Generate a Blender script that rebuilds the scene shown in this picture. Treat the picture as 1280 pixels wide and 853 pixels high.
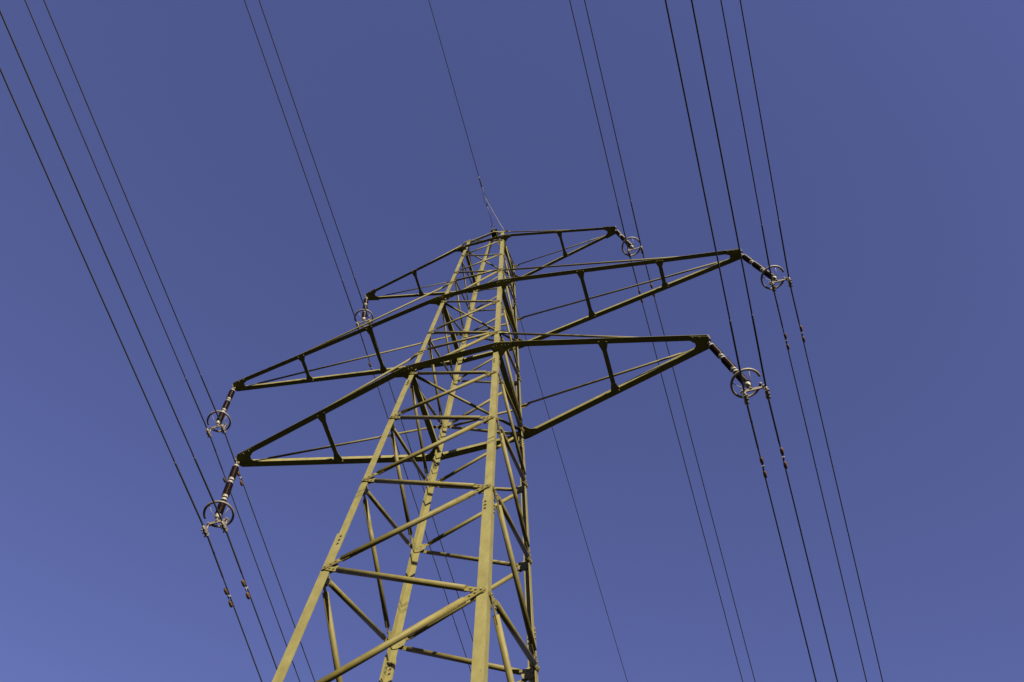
import bpy, math, random
from mathutils import Vector, Matrix
random.seed(7)

for o in list(bpy.data.objects):
    bpy.data.objects.remove(o, do_unlink=True)
scene = bpy.context.scene
COL = scene.collection
V = Vector
Z0 = 19.8                      # height of the lower crossarm above the ground

# ------------------------------------------------------------------ camera
CAM = V((3.40224, -7.24866, -18.21123 + Z0))
YAW, PITCH, ROLL, FPX = -0.32772, 1.22819, 0.05518, 1156.22
fw = V((math.sin(YAW) * math.cos(PITCH), math.cos(YAW) * math.cos(PITCH), math.sin(PITCH)))
r0 = V((math.cos(YAW), -math.sin(YAW), 0))
u0 = r0.cross(fw)
rt = r0 * math.cos(ROLL) + u0 * math.sin(ROLL)
up = -r0 * math.sin(ROLL) + u0 * math.cos(ROLL)
cd = bpy.data.cameras.new('camera')
cd.sensor_width = 36.0
cd.lens = FPX / 1280.0 * 36.0
cd.clip_start, cd.clip_end = 0.05, 6000
cam = bpy.data.objects.new('camera', cd)
M = Matrix.Identity(4)
for i in range(3):
    M[i][0], M[i][1], M[i][2], M[i][3] = rt[i], up[i], -fw[i], CAM[i]
cam.matrix_world = M
COL.objects.link(cam)
scene.camera = cam

# ------------------------------------------------------------------ sky, sun, exposure
SUN_AZ = math.radians(38.7)     # from -y towards +x
SUN_EL = math.radians(13.0)
to_sun = V((math.sin(SUN_AZ) * math.cos(SUN_EL), -math.cos(SUN_AZ) * math.cos(SUN_EL), math.sin(SUN_EL)))
world = bpy.data.worlds.new('World')
scene.world = world
world.use_nodes = True
wn, wl = world.node_tree.nodes, world.node_tree.links
wn.clear()
sky = wn.new('ShaderNodeTexSky')
sky.sky_type = 'NISHITA'
sky.sun_disc = False
sky.sun_elevation = SUN_EL
sky.sun_rotation = math.atan2(to_sun.x, to_sun.y)
sky.altitude = 300
sky.air_density = 1.0
sky.dust_density = 0.0
sky.ozone_density = 4.0
hue = wn.new('ShaderNodeMix'); hue.data_type = 'RGBA'; hue.blend_type = 'MULTIPLY'
hue.inputs[0].default_value = 1.0
hue.inputs[7].default_value = (1.24, 0.715, 0.89, 1)
bg = wn.new('ShaderNodeBackground')
bg.inputs['Strength'].default_value = 0.060
wo = wn.new('ShaderNodeOutputWorld')
wl.new(sky.outputs[0], hue.inputs[6])
wl.new(hue.outputs[2], bg.inputs['Color'])
wl.new(bg.outputs[0], wo.inputs[0])

sd = bpy.data.lights.new('sun', 'SUN')
sd.energy = 5.0
sd.angle = math.radians(0.53)
sd.color = (1.0, 0.92, 0.76)
sun = bpy.data.objects.new('sun', sd)
sun.rotation_euler = to_sun.to_track_quat('Z', 'Y').to_euler()
sun.location = to_sun * 60
COL.objects.link(sun)

vs = scene.view_settings
vs.view_transform = 'Standard'; vs.look = 'None'; vs.exposure = 1.95; vs.gamma = 1.0
vs.use_curve_mapping = False

# ------------------------------------------------------------------ materials
def new_mat(name):
    m = bpy.data.materials.new(name); m.use_nodes = True
    n, l = m.node_tree.nodes, m.node_tree.links
    return m, n, l, n['Principled BSDF']

def noise_mat(name, c0, c1, rough=0.5, metal=0.0, scale=6.0, stretch=(1, 1, 1), spots=None, bump=0.0, rvar=0.1, per_object=0.0, spec=0.5, spot_at=(0.62, 0.72)):
    m, n, l, b = new_mat(name)
    tc = n.new('ShaderNodeTexCoord'); mp = n.new('ShaderNodeMapping')
    mp.inputs['Scale'].default_value = stretch
    l.new(tc.outputs['Object'], mp.inputs[0])
    oi = n.new('ShaderNodeObjectInfo')
    sh = n.new('ShaderNodeVectorMath'); sh.operation = 'SCALE'; sh.inputs[0].default_value = (37, 19, 53)
    l.new(oi.outputs['Random'], sh.inputs['Scale'])
    ad = n.new('ShaderNodeVectorMath'); ad.operation = 'ADD'
    l.new(mp.outputs[0], ad.inputs[0]); l.new(sh.outputs[0], ad.inputs[1])
    nz = n.new('ShaderNodeTexNoise'); nz.inputs['Scale'].default_value = scale; nz.inputs['Detail'].default_value = 8; nz.inputs['Roughness'].default_value = 0.62
    l.new(ad.outputs[0], nz.inputs['Vector'])
    cr = n.new('ShaderNodeValToRGB')
    cr.color_ramp.elements[0].position = 0.3; cr.color_ramp.elements[1].position = 0.72
    cr.color_ramp.elements[0].color = (*c0, 1); cr.color_ramp.elements[1].color = (*c1, 1)
    l.new(nz.outputs['Fac'], cr.inputs[0])
    out = cr.outputs[0]
    if spots:
        n2 = n.new('ShaderNodeTexNoise'); n2.inputs['Scale'].default_value = scale * 3.1; n2.inputs['Detail'].default_value = 5
        l.new(ad.outputs[0], n2.inputs['Vector'])
        rr = n.new('ShaderNodeValToRGB'); rr.color_ramp.elements[0].position = spot_at[0]; rr.color_ramp.elements[1].position = spot_at[1]
        l.new(n2.outputs['Fac'], rr.inputs[0])
        mx = n.new('ShaderNodeMix'); mx.data_type = 'RGBA'
        l.new(rr.outputs[0], mx.inputs[0]); l.new(out, mx.inputs[6]); mx.inputs[7].default_value = (*spots, 1)
        out = mx.outputs[2]
    if per_object:
        mr = n.new('ShaderNodeMapRange'); mr.inputs['To Min'].default_value = 1 - per_object; mr.inputs['To Max'].default_value = 1 + per_object
        l.new(oi.outputs['Random'], mr.inputs['Value'])
        hs = n.new('ShaderNodeHueSaturation'); l.new(mr.outputs[0], hs.inputs['Value']); l.new(out, hs.inputs['Color'])
        out = hs.outputs[0]
    l.new(out, b.inputs['Base Color'])
    rm = n.new('ShaderNodeMapRange'); rm.inputs['To Min'].default_value = max(0.02, rough - rvar); rm.inputs['To Max'].default_value = min(1, rough + rvar)
    l.new(nz.outputs['Fac'], rm.inputs['Value']); l.new(rm.outputs[0], b.inputs['Roughness'])
    b.inputs['Metallic'].default_value = metal
    b.inputs['Specular IOR Level'].default_value = spec
    if bump:
        bp = n.new('ShaderNodeBump'); bp.inputs['Strength'].default_value = bump; bp.inputs['Distance'].default_value = 0.004
        l.new(nz.outputs['Fac'], bp.inputs['Height']); l.new(bp.outputs[0], b.inputs['Normal'])
    return m

PAINT = noise_mat('weathered_olive_khaki_paint', (0.070, 0.059, 0.0155), (0.099, 0.086, 0.0265), rough=0.60, scale=4.5, stretch=(1.6, 1.6, 0.8), spots=(0.040, 0.029, 0.012), bump=0.2, per_object=0.07, spec=0.28, spot_at=(0.68, 0.76))
TUBE = noise_mat('weathered_olive_khaki_tube_paint', (0.055, 0.043, 0.0088), (0.084, 0.069, 0.0165), rough=0.64, scale=3.4, stretch=(2, 2, 2), spots=(0.040, 0.025, 0.0085), bump=0.2, per_object=0.14, spec=0.2, spot_at=(0.62, 0.80))
BOLT = noise_mat('painted_bolt', (0.0723, 0.0612, 0.0298), (0.0978, 0.0850, 0.0442), rough=0.5, scale=30, per_object=0.05)
STEEL = noise_mat('dull_galvanised_steel', (0.045, 0.034, 0.020), (0.088, 0.071, 0.047), rough=0.6, metal=0.0, scale=14, spots=(0.045, 0.025, 0.011), bump=0.15, per_object=0.12)
CAPM = noise_mat('pale_galvanised_cap', (0.085, 0.076, 0.058), (0.125, 0.113, 0.090), rough=0.6, metal=0.0, scale=18, spots=(0.055, 0.040, 0.024), per_object=0.10)
PORC = noise_mat('brown_glazed_porcelain', (0.0060, 0.0026, 0.0019), (0.0100, 0.0046, 0.0032), rough=0.30, scale=9, rvar=0.08, spec=0.10)
WIRE = noise_mat('weathered_dark_strand', (0.008, 0.008, 0.0075), (0.016, 0.0155, 0.014), rough=0.65, scale=3, spec=0.25)
GRIPM = noise_mat('dark_grip_rods', (0.018, 0.017, 0.014), (0.035, 0.033, 0.028), rough=0.5, scale=20)
RUST = noise_mat('rusty_cast_weight', (0.0340, 0.0170, 0.0059), (0.0612, 0.0323, 0.0119), rough=0.75, scale=22, bump=0.3, spec=0.2)
CONC = noise_mat('grey_concrete', (0.20, 0.19, 0.18), (0.30, 0.29, 0.27), rough=0.9, scale=5, spots=(0.14, 0.13, 0.12), bump=0.4)
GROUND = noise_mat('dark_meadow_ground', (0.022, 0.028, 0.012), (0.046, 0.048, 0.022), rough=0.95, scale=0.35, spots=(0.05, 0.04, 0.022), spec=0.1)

# ------------------------------------------------------------------ mesh helpers
class MB:
    def __init__(self): self.v, self.f, self.s = [], [], []
    def add(self, verts, faces, smooth=False):
        k = len(self.v); self.v += [V(p) for p in verts]
        for f in faces:
            self.f.append([k + i for i in f]); self.s.append(smooth)
    def tube(self, a, b, r, n=12, r2=None, caps=True):
        self.path([a, b], [r, r if r2 is None else r2], n, caps)
        return self
    def path(self, pts, rs, n=8, caps=True, ref=None):
        pts = [V(p) for p in pts]
        if not hasattr(rs, '__len__'): rs = [rs] * len(pts)
        base = len(self.v); prev = None
        for i, p in enumerate(pts):
            d = (pts[min(i + 1, len(pts) - 1)] - pts[max(i - 1, 0)]).normalized()
            if prev is None:
                h = V((0, 0, 1)) if abs(d.z) < 0.9 else V((1, 0, 0))
                e1 = d.cross(h).normalized()
            else:
                e1 = (prev - d * prev.dot(d)).normalized()
            prev = e1; e2 = d.cross(e1)
            for k in range(n):
                t = 2 * math.pi * k / n
                self.v.append(p + (e1 * math.cos(t) + e2 * math.sin(t)) * rs[i])
        for i in range(len(pts) - 1):
            for k in range(n):
                a = base + i * n + k; b = base + i * n + (k + 1) % n
                self.f.append([a, b, b + n, a + n]); self.s.append(True)
        if caps:
            self.f.append([base + k for k in range(n)][::-1]); self.s.append(False)
            e = base + (len(pts) - 1) * n
            self.f.append([e + k for k in range(n)]); self.s.append(False)
        return self
    def lathe(self, origin, axis, prof, n=14):
        axis = V(axis).normalized()
        h = V((0, 1, 0)) if abs(axis.y) < 0.9 else V((1, 0, 0))
        e1 = axis.cross(h).normalized(); e2 = axis.cross(e1)
        base = len(self.v)
        for (t, r) in prof:
            for k in range(n):
                a = 2 * math.pi * k / n
                self.v.append(V(origin) + axis * t + (e1 * math.cos(a) + e2 * math.sin(a)) * r)
        for i in range(len(prof) - 1):
            for k in range(n):
                a = base + i * n + k; b = base + i * n + (k + 1) % n
                self.f.append([a, b, b + n, a + n]); self.s.append(False if abs(prof[i][0] - prof[i + 1][0]) < 1e-5 else True)
        self.f.append([base + k for k in range(n)][::-1]); self.s.append(False)
        e = base + (len(prof) - 1) * n
        self.f.append([e + k for k in range(n)]); self.s.append(False)
        return self
    def prism(self, poly, off):
        """polygon (list of points) extruded by the vector off"""
        n = len(poly); off = V(off)
        vs_ = [V(p) for p in poly] + [V(p) + off for p in poly]
        fs = [list(range(n))[::-1], list(range(n, 2 * n))]
        for i in range(n):
            j = (i + 1) % n; fs.append([i, j, n + j, n + i])
        self.add(vs_, fs); return self
    def sweep(self, prof_a, prof_b):
        """loft between two equal closed profiles"""
        n = len(prof_a); vs_ = [V(p) for p in prof_a] + [V(p) for p in prof_b]
        fs = [list(range(n))[::-1], list(range(n, 2 * n))]
        for i in range(n):
            j = (i + 1) % n; fs.append([i, j, n + j, n + i])
        self.add(vs_, fs); return self
    def box(self, c, ex, ey, ez):
        c, ex, ey, ez = V(c), V(ex), V(ey), V(ez)
        self.prism([c - ex - ey - ez, c + ex - ey - ez, c + ex + ey - ez, c - ex + ey - ez], ez * 2); return self
    def bolt(self, p, nrm, r=0.017, h=0.022):
        nrm = V(nrm).normalized(); hh = V((0, 0, 1)) if abs(nrm.z) < 0.9 else V((1, 0, 0))
        e1 = nrm.cross(hh).normalized(); e2 = nrm.cross(e1)
        a0 = random.random()
        poly = [V(p) + (e1 * math.cos(a0 + k * math.pi / 3) + e2 * math.sin(a0 + k * math.pi / 3)) * r for k in range(6)]
        self.prism(poly, nrm * h); return self
    def torus_arc(self, c, e1, e2, R, r, a0, a1, n=40, m=8):
        pts = [V(c) + (V(e1) * math.cos(a0 + (a1 - a0) * i / n) + V(e2) * math.sin(a0 + (a1 - a0) * i / n)) * R for i in range(n + 1)]
        self.path(pts, r, m); return self
    def build(self, name, mat, parent=None, kind=None, origin=None):
        import bmesh
        if origin is None:
            origin = sum(self.v, V()) / len(self.v)
        me = bpy.data.meshes.new(name)
        me.from_pydata([tuple(p - origin) for p in self.v], [], self.f)
        for p, s in zip(me.polygons, self.s): p.use_smooth = s
        bm = bmesh.new(); bm.from_mesh(me); bmesh.ops.recalc_face_normals(bm, faces=bm.faces[:]); bm.to_mesh(me); bm.free()
        me.materials.append(mat)
        o = bpy.data.objects.new(name, me); COL.objects.link(o)
        if parent is not None:
            o.parent = parent; o.location = origin - V(parent['_w'])
        else:
            o.location = origin
        o['_w'] = tuple(origin)
        if kind: o['kind'] = kind
        return o

def empty(name, loc, parent=None):
    o = bpy.data.objects.new(name, None); COL.objects.link(o)
    o.empty_display_size = 0.2
    o.location = V(loc) - (V(parent['_w']) if parent is not None else V((0, 0, 0)))
    if parent is not None: o.parent = parent
    o['_w'] = tuple(V(loc))
    return o

def tag(o, label, cat, group=None):
    o['label'] = label; o['category'] = cat
    if group: o['group'] = group
    return o

# ------------------------------------------------------------------ tower geometry (z measured from the lower crossarm)
KT = 0.02486
def hw(z): return 1.0 - KT * z
LV = {1: 0.0, 2: 5.4529, 3: 11.60088}                 # crossarm levels
ARM = {1: 5.2556, 2: 7.11356, 3: 4.30359}             # crossarm reach
TIE = {1: 1.30831, 2: 1.87871, 3: 1.36478}            # tie height above the crossarm
TOP = LV[3] + TIE[3]
APEX = V((0, 0, 16.27 + Z0))
LEGS = {'N': (1, -1), 'L': (-1, -1), 'F': (-1, 1), 'R': (1, 1)}
def W(x, y, z): return V((x, y, z + Z0))
def corner(c, z, off=0.0):
    sx, sy = LEGS[c]; h = hw(z) - off
    return W(sx * h, sy * h, z)

# ground -------------------------------------------------------------
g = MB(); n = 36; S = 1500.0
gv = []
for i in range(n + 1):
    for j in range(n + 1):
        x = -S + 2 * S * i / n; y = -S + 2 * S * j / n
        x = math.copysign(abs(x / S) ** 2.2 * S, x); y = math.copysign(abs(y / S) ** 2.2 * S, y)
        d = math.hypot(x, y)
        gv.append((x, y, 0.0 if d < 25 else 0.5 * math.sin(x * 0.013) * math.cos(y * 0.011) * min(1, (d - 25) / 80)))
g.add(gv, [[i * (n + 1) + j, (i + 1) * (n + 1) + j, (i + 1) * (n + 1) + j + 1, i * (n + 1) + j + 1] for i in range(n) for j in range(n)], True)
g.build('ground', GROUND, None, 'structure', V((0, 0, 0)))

tower = empty('transmission_tower', (0, 0, 0))
tag(tower, 'khaki painted steel lattice transmission tower with three pairs of crossarms', 'pylon')

# legs ---------------------------------------------------------------
SPL = [(-Z0 + 0.25, -6.62, 0.137, 0.015, 0.0), (-7.12, -0.42, 0.116, 0.013, 0.0155), (-0.92, TOP, 0.105, 0.012, 0.029)]
def l_prof(c, z, f, t, off):
    sx, sy = LEGS[c]; p = corner(c, z, off)
    return [p + V((-sx * a, -sy * b, 0)) for a, b in ((0, 0), (f, 0), (f, t), (t, t), (t, f), (0, f))]
legs = {}; bolts = {}
for c, (sx, sy) in LEGS.items():
    mb = MB()
    for (za, zb, f, t, off) in SPL:
        mb.sweep(l_prof(c, za, f, t, off), l_prof(c, zb, f, t, off))
    legs[c] = mb.build('leg', PAINT, tower)
    bolts[c] = MB()
    # splice bolts through the overlap of two leg sections
    for zs, f, off in ((-6.87, 0.137, 0.0), (-0.67, 0.116, 0.0155)):
        for dz in (-0.10, 0.0, 0.10):
            for k in (0.66,):
                p = corner(c, zs + dz + (0.04 if k > 0.5 else -0.03), off)
                bolts[c].bolt(p + V((-sx * f * k, sy * 0.001, 0)), (0, sy, 0), 0.016, 0.022)
                bolts[c].bolt(p + V((sx * 0.001, -sy * f * k, 0)), (sx, 0, 0), 0.016, 0.022)
                bolts[c].bolt(p + V((-sx * f * k, -sy * 0.030, 0)), (0, -sy, 0), 0.015, 0.030)
                bolts[c].bolt(p + V((-sx * 0.030, -sy * f * k, 0)), (-sx, 0, 0), 0.015, 0.030)
    fo = MB()
    b0 = corner(c, -Z0)
    fo.lathe(V((b0.x - sx * .06, b0.y - sy * .06, -0.3)), (0, 0, 1), [(0, .42), (0.55, .38), (0.60, .34)], 20)
    fo.build('foundation', CONC, tower)

# lacing nodes -------------------------------------------------------
A = [11.42, 9.30, 7.20, 3.93, 1.29, -1.37, -3.68, -6.27, -8.98, -11.9, -15.0, -18.2]
B = [12.88, 10.66, 8.50, 5.38, 2.72, -0.06, -2.43, -4.97, -7.56, -10.45, -13.4, -16.6, -19.4]
NODES = {'N': A, 'F': A, 'L': B, 'R': B}
FACES = [('N', 'L', (0, -1, 0)), ('N', 'R', (1, 0, 0)), ('F', 'L', (-1, 0, 0)), ('F', 'R', (0, 1, 0))]
seq = []
for i in range(len(A)):
    seq.append((A[i], B[i])); seq.append((A[i], B[i + 1]))
def legw(z): return 0.137 if z < -6.87 else (0.116 if z < -0.67 else 0.105)
def legoff(z): return 0.0 if z < -6.87 else (0.0155 if z < -0.67 else 0.029)
def face_node(c, other, z, nrm):
    d = (corner(other, z) - corner(c, z)).normalized()
    return corner(c, z, legoff(z)) + d * legw(z) * 0.5 + V(nrm) * 0.0
def tube_r(z):
    return 0.041 if z < -6 else (0.037 if z < -2 else (0.034 if z < 3 else (0.027 if z < 8 else 0.022)))
def brace(p, q, nrm, r, lay, parent, name='brace', cut=0.24, bl=(None, None), mat=None, seg=14):
    """round tube with slotted flat end plates; nrm is the outward normal of its face"""
    nrm = V(nrm); d = (q - p); L = d.length; d.normalize(); nrm = (nrm - d * nrm.dot(d)).normalized(); s = d.cross(nrm)
    o = nrm * (0.004 + lay * 0.014)
    mb = MB()
    mb.tube(p + d * cut + o + nrm * 0.0055, q - d * cut + o + nrm * 0.0055, r, seg)
    for e, dd, bm_ in ((p, d, bl[0]), (q, -d, bl[1])):
        a, b, c2 = -0.045, cut - 0.03, cut + 0.10
        wv = s * r * .85; w2 = s * r * 1.07
        poly = [e + dd * a - wv * .7, e + dd * (a + .03) - wv, e + dd * b - w2, e + dd * c2 - w2, e + dd * c2 + w2, e + dd * b + w2, e + dd * (a + .03) + wv, e + dd * a + wv * .7]
        mb.prism([x + o for x in poly], nrm * 0.011)
        if bm_ is not None:
            for t in (0.0, 0.085, 0.16)[:2 if cut < .2 else 3]:
                bm_.bolt(e + dd * t + o + nrm * 0.010, nrm, 0.0135, 0.018)
                bm_.bolt(e + dd * t - nrm * 0.014, -nrm, 0.0135, 0.022)
    return mb.build(name, mat or TUBE, parent)
def gusset(c, other, z, nrm, sc):
    p = face_node(c, other, z, nrm); nrm = V(nrm)
    e1 = (corner(other, z) - corner(c, z)).normalized()
    e2 = (corner(c, z + .5) - corner(c, z - .5)).normalized()
    pts = [(-.04, -.11), (.05, -.125), (.14, -.085), (.165, -.03), (.165, .03), (.14, .085), (.05, .125), (-.04, .11)]
    mb = MB(); mb.prism([p + e1 * a * sc + e2 * b * sc - nrm * 0.016 for a, b in pts], -nrm * 0.011)
    return mb.build('gusset_plate', PAINT, tower)
for (a, b, nrm) in FACES:
    done = set()
    for (za, zb) in seq:
        p = face_node(a, b, za, nrm); q = face_node(b, a, zb, nrm)
        zm = (za + zb) / 2; sc = 1.0 if zm < -2 else (0.85 if zm < 6 else 0.7)
        brace(p, q, nrm, tube_r(zm), 0 if zb > za else 1, tower, cut=0.24 * sc, bl=(bolts[a], bolts[b]))
    for c, o2 in ((a, b), (b, a)):
        for z in NODES[c]:
            gusset(c, o2, z, nrm, 1.0 if z < -2 else (0.85 if z < 6 else 0.7))
    # tubes across the face where the crossarm ties meet the legs
    if nrm[0] == 0:
        for lv in (1, 2):
            z = LV[lv] + TIE[lv]
            brace(face_node(a, b, z, nrm) - V((0, 0, .03)), face_node(b, a, z, nrm), nrm, 0.028, 2, tower, 'tie_beam', 0.17, (None, None))

# beams round the tower and plan bracing at crossarm level ------------
FLV = {1: 0.125, 2: 0.110, 3: 0.082}
FL, TH = 0.115, 0.011          # crossarm angle: flange width, thickness
def angle_bar(mb, p, q, out, f=FL, t=TH, up_f=0.10):
    """steel angle from p to q: horizontal flange towards out, upright flange at its inner edge"""
    d = (V(q) - V(p)).normalized(); out = V(out); out = (out - d * out.dot(d)).normalized(); z = d.cross(out); z = z if z.z > 0 else -z
    pr = [out * 0, out * f, out * f + z * t, out * t + z * t, out * t + z * up_f, z * up_f]
    mb.sweep([V(p) + k for k in pr], [V(q) + k for k in pr]); return mb
for lv in (1, 2, 3):
    z = LV[lv]; h = hw(z); e = 0.034
    for sy in (-1, 1):
        mb = MB(); angle_bar(mb, W(-h - .02, sy * (h + e), z), W(h + .02, sy * (h + e), z), (0, sy, 0), FLV[lv], TH, FLV[lv] * .88); mb.build('face_beam', PAINT, tower)
    for sx in (-1, 1):
        mb = MB(); angle_bar(mb, W(sx * (h - .10), -h + .03, z + .013), W(sx * (h - .10), h - .03, z + .013), (sx, 0, 0), f=0.118 if lv < 3 else 0.09); mb.build('cross_beam', PAINT, tower)
    p, q = corner('L', z + .03, .05), corner('R', z + .03, .05)
    brace(p, q, (0, 0, -1), 0.034 - 0.003 * lv, 0, tower, 'plan_brace', 0.2)

# crossarms -----------------------------------------------------------
hang = {}
for lv in (1, 2, 3):
    for sx in (-1, 1):
        z = LV[lv]; h = hw(z); a = ARM[lv]; e = 0.034
        arm = empty('crossarm', W(sx * h, 0, z), tower)
        arm['label'] = '%s %s crossarm of two bottom chords and two ties' % ('left' if sx < 0 else 'right', {1: 'lower', 2: 'long middle', 3: 'short upper'}[lv])
        T = W(sx * a, 0, z)
        hang[(lv, sx)] = T + V((0, 0, -0.165))
        root = {sy: W(sx * (h + .02), sy * (h + e), z) for sy in (-1, 1)}
        tip = {sy: W(sx * (a - .03), sy * 0.035, z) for sy in (-1, 1)}
        pb = MB()
        for sy in (-1, 1):
            d = (tip[sy] - root[sy]).normalized(); out = V((0, sy, 0))
            mb = MB(); angle_bar(mb, root[sy], tip[sy], out, FLV[lv], TH, FLV[lv] * .88); mb.build('chord', PAINT, arm)
            on = (out - d * out.dot(d)).normalized()
            # tie
            zt = LV[lv] + TIE[lv] - (0.05 if lv == 3 else 0)
            th = hw(zt) - 0.03
            tp = W(sx * (th + .012), sy * (th - .05), zt); tq = tip[sy] + d * -0.42 + V((0, -sy * 0.0, 0.085)) - on * 0.02
            brace(tp, tq, (0, sy, 0), 0.026 if lv < 3 else 0.019, 1, arm, 'tie', 0.16, (bolts[{(1, -1): 'N', (-1, -1): 'L', (-1, 1): 'F', (1, 1): 'R'}[(sx, sy)]], None), seg=10)
            # tie lug on the leg
            lug = MB(); dd = (tq - tp).normalized()
            lug.prism([tp + V((-sx * .11, sy * .062, -.10)), tp + V((-sx * .11, sy * .062, .10)), tp + dd * .10 + V((0, sy * .062, .06)), tp + dd * .22 + V((0, sy * .03, .035)), tp + dd * .22 + V((0, sy * .03, -.035)), tp + dd * .10 + V((0, sy * .062, -.07))], V((0, sy * 0.010, 0)))
            lug.build('tie_lug', PAINT, arm)
            # corner plate below chord and cross beam
            c0 = root[sy]
            cp = MB()
            m_ = {1: .70, 2: .66, 3: .56}[lv]
            poly = [c0 + V((-sx * .26, sy * .10, 0)) * m_, c0 + on * FLV[lv] * .95, c0 + on * FLV[lv] * .95 + d * .36 * m_, c0 + d * .42 * m_, c0 + d * .20 * m_ - on * .10 * m_, V((c0.x - sx * .005, c0.y - sy * .30 * m_, c0.z)), V((c0.x - sx * .005, c0.y - sy * .46 * m_, c0.z)), V((c0.x - sx * .115, c0.y - sy * .46 * m_, c0.z)), V((c0.x - sx * .125, c0.y - sy * .12, c0.z)), c0 + V((-sx * .26, sy * .01, 0)) * m_]
            cp.prism([x + V((0, 0, -.013)) for x in poly], V((0, 0, 0.0095)))
            cp.build('corner_plate', PAINT, arm)
            for s_ in (.07, .17, .28): pb.bolt(c0 + d * s_ * m_ + on * .075 * m_ + V((0, 0, -.013)), (0, 0, -1), 0.016, 0.02)
            for s_ in (.07, .17): pb.bolt(c0 + V((-sx * s_ * m_, sy * .07 * m_, -.013)), (0, 0, -1), 0.016, 0.02)
            for s_ in (.22, .36): pb.bolt(V((c0.x - sx * .065, c0.y - sy * s_ * m_, c0.z - .013)), (0, 0, -1), 0.016, 0.02)
            for s_ in (.16, .30): pb.bolt(tip[sy] - d * s_ + on * .075 + V((0, 0, -.014)), (0, 0, -1), 0.016, 0.02)
        # struts between the chords
        for fr in ((1 / 3, 2 / 3) if lv == 2 else (0.5,)):
            pf = root[-1].lerp(tip[-1], fr); pr_ = root[1].lerp(tip[1], fr)
            cx = pf.x; y0 = pf.y - .095; y1 = pr_.y + .095; zz = z + Z0 - .013
            wd, fl = 0.048 if lv < 3 else .042, 0.112 if lv < 3 else .095
            dxa = sx * 0.10 * abs(root[1].y) / max(abs(root[1].x - tip[1].x), 1)
            st = MB()
            k = 0.25 if (y1 - y0) > 0.9 else 0.2
            kx = lambda y: 0
            poly = [(cx - fl, y0 + .02), (cx + fl, y0 + .02), (cx + fl * .82, y0 + .11), (cx + wd, y0 + k), (cx + wd, y1 - k), (cx + fl * .82, y1 - .11), (cx + fl, y1 - .02), (cx - fl, y1 - .02), (cx - fl * .82, y1 - .11), (cx - wd, y1 - k), (cx - wd, y0 + k), (cx - fl * .82, y0 + .11)]
            # the flares follow the slant of the chords
            def slant(x, y):
                m = (abs(tip[1].y) - abs(root[1].y)) / (tip[1].x - root[1].x)
                return y + (-1 if y < 0 else 1) * m * (x - cx) * (1 if abs(x - cx) > wd + .001 else 0)
            st.prism([V((x, slant(x, y), zz)) for x, y in poly], V((0, 0, .0095)))
            st.box(V((cx - wd + .006, (y0 + y1) / 2, zz + .055)), V((.005, 0, 0)), V((0, (y1 - y0) / 2 - .24, 0)), V((0, 0, .045)))
            st.build('strut', PAINT, arm)
            for yy, s_ in ((y0 + .045, -1), (y1 - .045, 1)):
                for xx in (-.08, .08):
                    pb.bolt(V((cx + xx, slant(cx + xx, yy), zz)), (0, 0, -1), 0.016, 0.02)
        # end plate, upright plate and hanger eye
        d0 = (tip[-1] - root[-1]).normalized()
        ep = MB()
        L0 = 0.36
        on = V((0, -1, 0)); on = (on - d0 * on.dot(d0)).normalized()
        q0 = tip[-1] - d0 * L0
        pts = [V((T.x + sx * .02, -.12, 0)), q0 + on * .11, q0 + d0 * .02 - on * .005, V((q0.x + sx * .10, -.035, 0)), V((q0.x + sx * .10, .035, 0))]
        mir = lambda p_: V((p_.x, -p_.y, p_.z))
        poly = [pts[0], pts[1], pts[2], pts[3], pts[4], mir(pts[2]), mir(pts[1]), mir(pts[0])]
        ep.prism([V((p_.x, p_.y, T.z - .0135)) for p_ in poly], V((0, 0, .011)))
        ep.build('end_plate', PAINT, arm)
        up_ = MB()
        up_.box(T + V((sx * .035, 0, .055)), V((.009, 0, 0)), V((0, .085, 0)), V((0, 0, .135)))
        up_.box(T + V((sx * .0, 0, -.075)), V((.035, 0, 0)), V((0, .011, 0)), V((0, 0, .06)))
        up_.build('hanger_plate', BOLT, arm)
        pb.build('bolt_heads', BOLT, arm, 'stuff')

# earth wire peak ------------------------------------------------------
for c, (sx, sy) in LEGS.items():
    mb = MB(); t0 = corner(c, TOP - .06, .035); t1 = APEX + V((sx * .05, sy * .05, -.05))
    d = (t1 - t0).normalized(); f, t = 0.10, 0.010
    ax = V((-sx, 0, 0)); ax = (ax - d * ax.dot(d)).normalized(); ay = V((0, -sy, 0)); ay = (ay - d * ay.dot(d)).normalized()
    pr = [ax * 0, ax * f, ax * f + ay * t, ax * t + ay * t, ax * t + ay * f, ay * f]
    mb.sweep([t0 + k for k in pr], [t1 + k * .8 for k in pr]); mb.build('peak_strut', PAINT, tower)
mb = MB(); mb.box(APEX + V((0, 0, -.06)), V((.13, 0, 0)), V((0, .13, 0)), V((0, 0, .008)))
mb.box(APEX + V((0, 0, -.01)), V((.012, 0, 0)), V((0, .16, 0)), V((0, 0, .045)))
mb.box(APEX + V((0, 0, -.22)), V((.012, 0, 0)), V((0, .10, 0)), V((0, 0, .15)))
mb.build('peak_plate', PAINT, tower)
for c in LEGS:
    bolts[c].build('bolt_heads', BOLT, legs[c], 'stuff')

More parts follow.
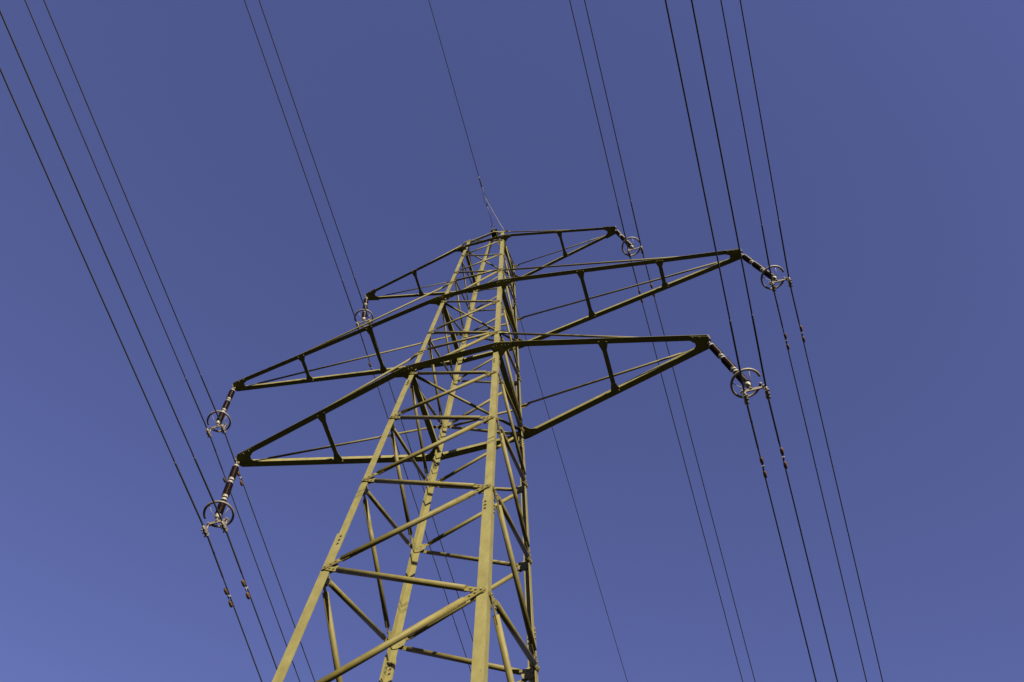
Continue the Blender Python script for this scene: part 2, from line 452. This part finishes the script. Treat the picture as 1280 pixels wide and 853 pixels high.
# ------------------------------------------------------------------ insulator strings
IDIR = V((0.12604, 0.03752, -1)).normalized()
ILEN = 2.26495
COFF = V((0.0496, 0.0527, -0.3561)); CH = 0.1952
NEAR = V((0.0105, -1, -0.0186)); FAR = V((0.0115, 1, -0.1437))
SIDE = {-1: 'left', 1: 'right'}; LEVN = {1: 'lower', 2: 'middle', 3: 'upper'}
clampP = {}
for (lv, sx), H in hang.items():
    s = empty('insulator_string', H)
    tag(s, 'brown long rod insulator string with ring hanging from the %s %s crossarm tip' % (LEVN[lv], SIDE[sx]), 'insulator', 'insulator strings under the crossarm tips')
    at = lambda t: H + IDIR * t
    # shackle
    mb = MB(); mb.torus_arc(H + V((0, 0, .035)), V((0, 1, 0)), V((0, 0, 1)), .042, .012, 0, 2 * math.pi, 16, 6)
    mb.tube(H + V((0, 0, .01)), at(.09), .016, 8); mb.build('shackle', STEEL, s)
    n_sh = 13
    for k in range(3):
        a0 = 0.085 + k * 0.735; L = 0.735 - 0.135
        # metal caps at both ends
        for t0, dr in ((a0, 1), (a0 + L, 1)):
            cp = MB(); cp.lathe(at(t0), IDIR, [(-.012, .036), (0, .058), (.055, .064), (.075, .054)] if dr else [], 14); cp.build('cap', CAPM, s)
        prof = []
        z0 = a0 + .076; zl = L - .078
        for i in range(n_sh):
            t = z0 + zl * i / n_sh; st = zl / n_sh
            prof += [(t, .052), (t + st * .22, .052), (t + st * .50, .075), (t + st * .68, .077), (t + st * .76, .066)]
        prof.append((z0 + zl, .052))
        rod = MB(); rod.lathe(at(0), IDIR, prof, 16); rod.build('insulator_rod', PORC, s)
        if k < 2:
            lk = MB(); lk.lathe(at(a0 + L + .075), IDIR, [(0, .03), (.02, .024), (.055, .024), (.07, .034)], 10)
            lk.bolt(at(a0 + L + .03) + V((0, -.056, 0)), (0, -1, 0), .016, .02)
            lk.build('coupling', STEEL, s)
    E_ = at(ILEN)
    cp = MB(); cp.lathe(at(ILEN - .10), IDIR, [(0, .05), (.03, .062), (.10, .056), (.13, .03)], 14); cp.build('cap', CAPM, s)
    # grading ring, open towards the outer side
    rc = at(ILEN - .13); e1 = V((sx, 0, 0)); e2 = V((0, 1, 0)); e1 = (e1 - IDIR * e1.dot(IDIR)).normalized(); e2 = IDIR.cross(e1) * sx
    g0 = math.radians(2 if sx > 0 else 14); ga, gb = g0 + math.radians(14), g0 + math.radians(346)
    if sx < 0: e2 = -e2
    e2 = e2 if e2.y > 0 else -e2
    rg = MB(); rg.torus_arc(rc, e1, e2, .280, .0255, ga, gb, 56, 8); rg.build('grading_ring', STEEL, s)
    Y = E_ + V((COFF.x * .4, COFF.y * .5, -.115))
    for ang in (62, 200, 290):
        ar = math.radians(ang); rs = MB()
        p0 = rc + (e1 * math.cos(ar) + e2 * math.sin(ar)) * .275; p1 = Y + V((0.05 * math.cos(ar) * sx, 0.02, .03))
        rs.path([p0, p0.lerp(p1, .35) + V((0, 0, -.03)), p1], [.007, .007, .007], 6); rs.build('ring_stay', STEEL, s)
    # link and yoke
    ln = MB(); ln.tube(at(ILEN + .01), Y, .018, 8)
    ln.bolt(Y + V((0, -.022, 0)), (0, -1, 0), .022, .02); ln.build('link', STEEL, s)
    yk = MB(); w2 = CH + .045
    yc = Y + V((COFF.x * .4, 0, -.03))
    prof = [(-w2, .0), (-w2 + .02, -.035), (w2 - .02, -.035), (w2, 0), (w2 - .02, .03), (.07, .055), (-.07, .055), (-w2 + .02, .03)]
    yk.prism([yc + V((a, -.010, b)) for a, b in prof], V((0, .020, 0))); yk.build('yoke_plate', STEEL, s)
    for i in (0, 1):
        P = E_ + COFF + V(((1 if i else -1) * CH, 0, 0))
        clampP[(lv, sx, i)] = P
        cl = MB()
        yt = V((P.x, yc.y, yc.z))
        cl.tube(yt + V((0, 0, .0)), P + V((0, -.0, .035)), .014, 8)
        cl.bolt(yt + V((0, -.012, 0)), (0, -1, 0), .024, .03); cl.bolt(yt + V((0, .012, 0)), (0, 1, 0), .022, .026)
        # boat shaped clamp body along the wire
        sec = []
        for k in range(7):
            u = -1 + k / 3.0
            sec.append((P + V((0.0115 * u * .13, u * .135, -.012 - .010 * u - .018 * (1 - u * u))), .018 + .020 * (1 - u * u)))
        cl.path([x for x, _ in sec], [r for _, r in sec], 10)
        for u in (-.075, 0.0, .075):
            cl.box(P + V((0, u, .026)), V((.036, 0, 0)), V((0, .012, 0)), V((0, 0, .008)))
            for sgn in (-1, 1):
                cl.tube(P + V((sgn * .028, u, .03)), P + V((sgn * .028, u, -.075)), .0085, 6)
                cl.bolt(P + V((sgn * .028, u, -.06)), (0, 0, -1), .017, .018)
        cl.build('wire_clamp', STEEL, s)

# ------------------------------------------------------------------ conductors
def wire_pt(P, d, s_, c): return P + V((d.x * s_, d.y * s_, d.z * s_ + c * s_ * s_))
def ss(): return [0, .15, .3, .6, 1.0, 1.5, 2, 3, 4, 6, 8, 11, 14, 18, 23, 29, 36, 45, 56, 70, 90, 115, 150, 200]
for (lv, sx, i), P in clampP.items():
    nearp = [wire_pt(P, NEAR, s_, .00045) for s_ in ss()]; farp = [wire_pt(P, FAR, s_, .00055) for s_ in ss()]
    pts = nearp[::-1] + farp[1:]
    mb = MB(); mb.path(pts, .0140, 8)
    c = mb.build('conductor', WIRE, None, None, P)
    io = 'inner' if (i == 0) == (sx > 0) else 'outer'
    tag(c, '%s wire of the twin conductor under the %s %s crossarm' % (io, LEVN[lv], SIDE[sx]), 'wire', 'twin conductors below the crossarms')
    ar = MB(); up_pts = [wire_pt(P, NEAR, s_, .00045) for s_ in (1.55, 1.5, .8, .3)] + [P] + [wire_pt(P, FAR, s_, .00055) for s_ in (.3, .6, .95, 1.0)]
    ar.path(up_pts, [.0145] + [.0185] * 7 + [.0145], 8); ar.build('armour_rod', WIRE, c)
    # vibration damper on the far side
    D = wire_pt(P, FAR, 1.27 + (0.05 if i == 0 else -.03) + (.06 if sx < 0 else 0), 0); fd = FAR.normalized(); dn = V((0, 0, -1)); dn = (dn - fd * dn.dot(fd)).normalized()
    dm = empty('vibration_damper', D, c)
    cl = MB(); cl.box(D + dn * .03, fd * .018, V((.014, 0, 0)), dn * .05); cl.bolt(D + dn * .03 + V((.014, 0, 0)), (1, 0, 0), .013, .02); cl.build('damper_clamp', CAPM, dm)
    ms = MB(); ms.path([D + dn * .075 - fd * .16, D + dn * .072, D + dn * .075 + fd * .16], .006, 6); ms.build('messenger_strand', WIRE, dm)
    for sg in (-1, 1):
        wt = MB(); wt.lathe(D + dn * .078 + fd * sg * .062, fd * sg, [(0, .014), (.015, .026), (.05, .033), (.105, .034), (.135, .026), (.15, .010)], 12)
        wt.build('weight', RUST, dm)

# ------------------------------------------------------------------ earth wire with dead end grips
EN = V((0.011, -1, -0.019)); EF = V((0.013, 1, -0.13))
ew = None
EP = APEX + V((0, 0, .03))
mb = MB()
mb.path([wire_pt(EP, EN, s_, .0004) for s_ in [2.1, 2.6] + ss()[7:]][::-1] + [wire_pt(EP, EN, 2.1, 0)], .0125, 8)
mb.path([wire_pt(EP, EF, s_, .0005) for s_ in [1.9, 2.4] + ss()[7:]], .0125, 8)
ew = mb.build('earth_wire', WIRE, None, None, EP)
tag(ew, 'thin single earth wire held at the pointed tower peak by grips', 'wire')
for d in (EN, EF):
    k = d.normalized(); sd_ = k.cross(V((0, 0, 1))).normalized()
    a = lambda t: EP + k * t
    sh = MB(); sh.torus_arc(a(.14), k, V((0, 0, 1)), .05, .013, 0, 6.28, 14, 6); sh.torus_arc(a(.23), k, sd_, .05, .012, 0, 6.28, 14, 6)
    sh.build('shackle', GRIPM, ew)
    rd = MB(); rd.tube(a(.27), a(1.05), .011, 8); rd.build('link_rod', GRIPM, ew)
    tb = MB(); tb.box(a(1.08), k * .05, sd_ * .02, V((0, 0, .028))); tb.build('thimble', GRIPM, ew)
    lp = MB()
    for sg in (-1, 1):
        lp.path([a(1.1) + sd_ * sg * .012, a(1.2) + sd_ * sg * .042, a(1.45) + sd_ * sg * .036, a(1.78) + sd_ * sg * .012], .008, 6)
    lp.build('grip_loop', GRIPM, ew)
    gp = MB(); gp.path([a(1.76), a(1.82), a(2.1), a(2.2)], [.014, .027, .024, .010], 8); gp.build('grip_sleeve', GRIPM, ew)
# bonding lead from the grip to the near leg top
q1 = corner('N', TOP - .02, .02); q0 = EP + EN.normalized() * 1.42
bl = MB(); bl.path([q0, q0.lerp(q1, .3) + V((0, 0, -.04)), q0.lerp(q1, .65) + V((0, 0, -.05)), q1], .011, 8)
bl.build('bonding_lead', STEEL, ew)

for o in list(bpy.data.objects):
    if '_w' in o.keys(): del o['_w']
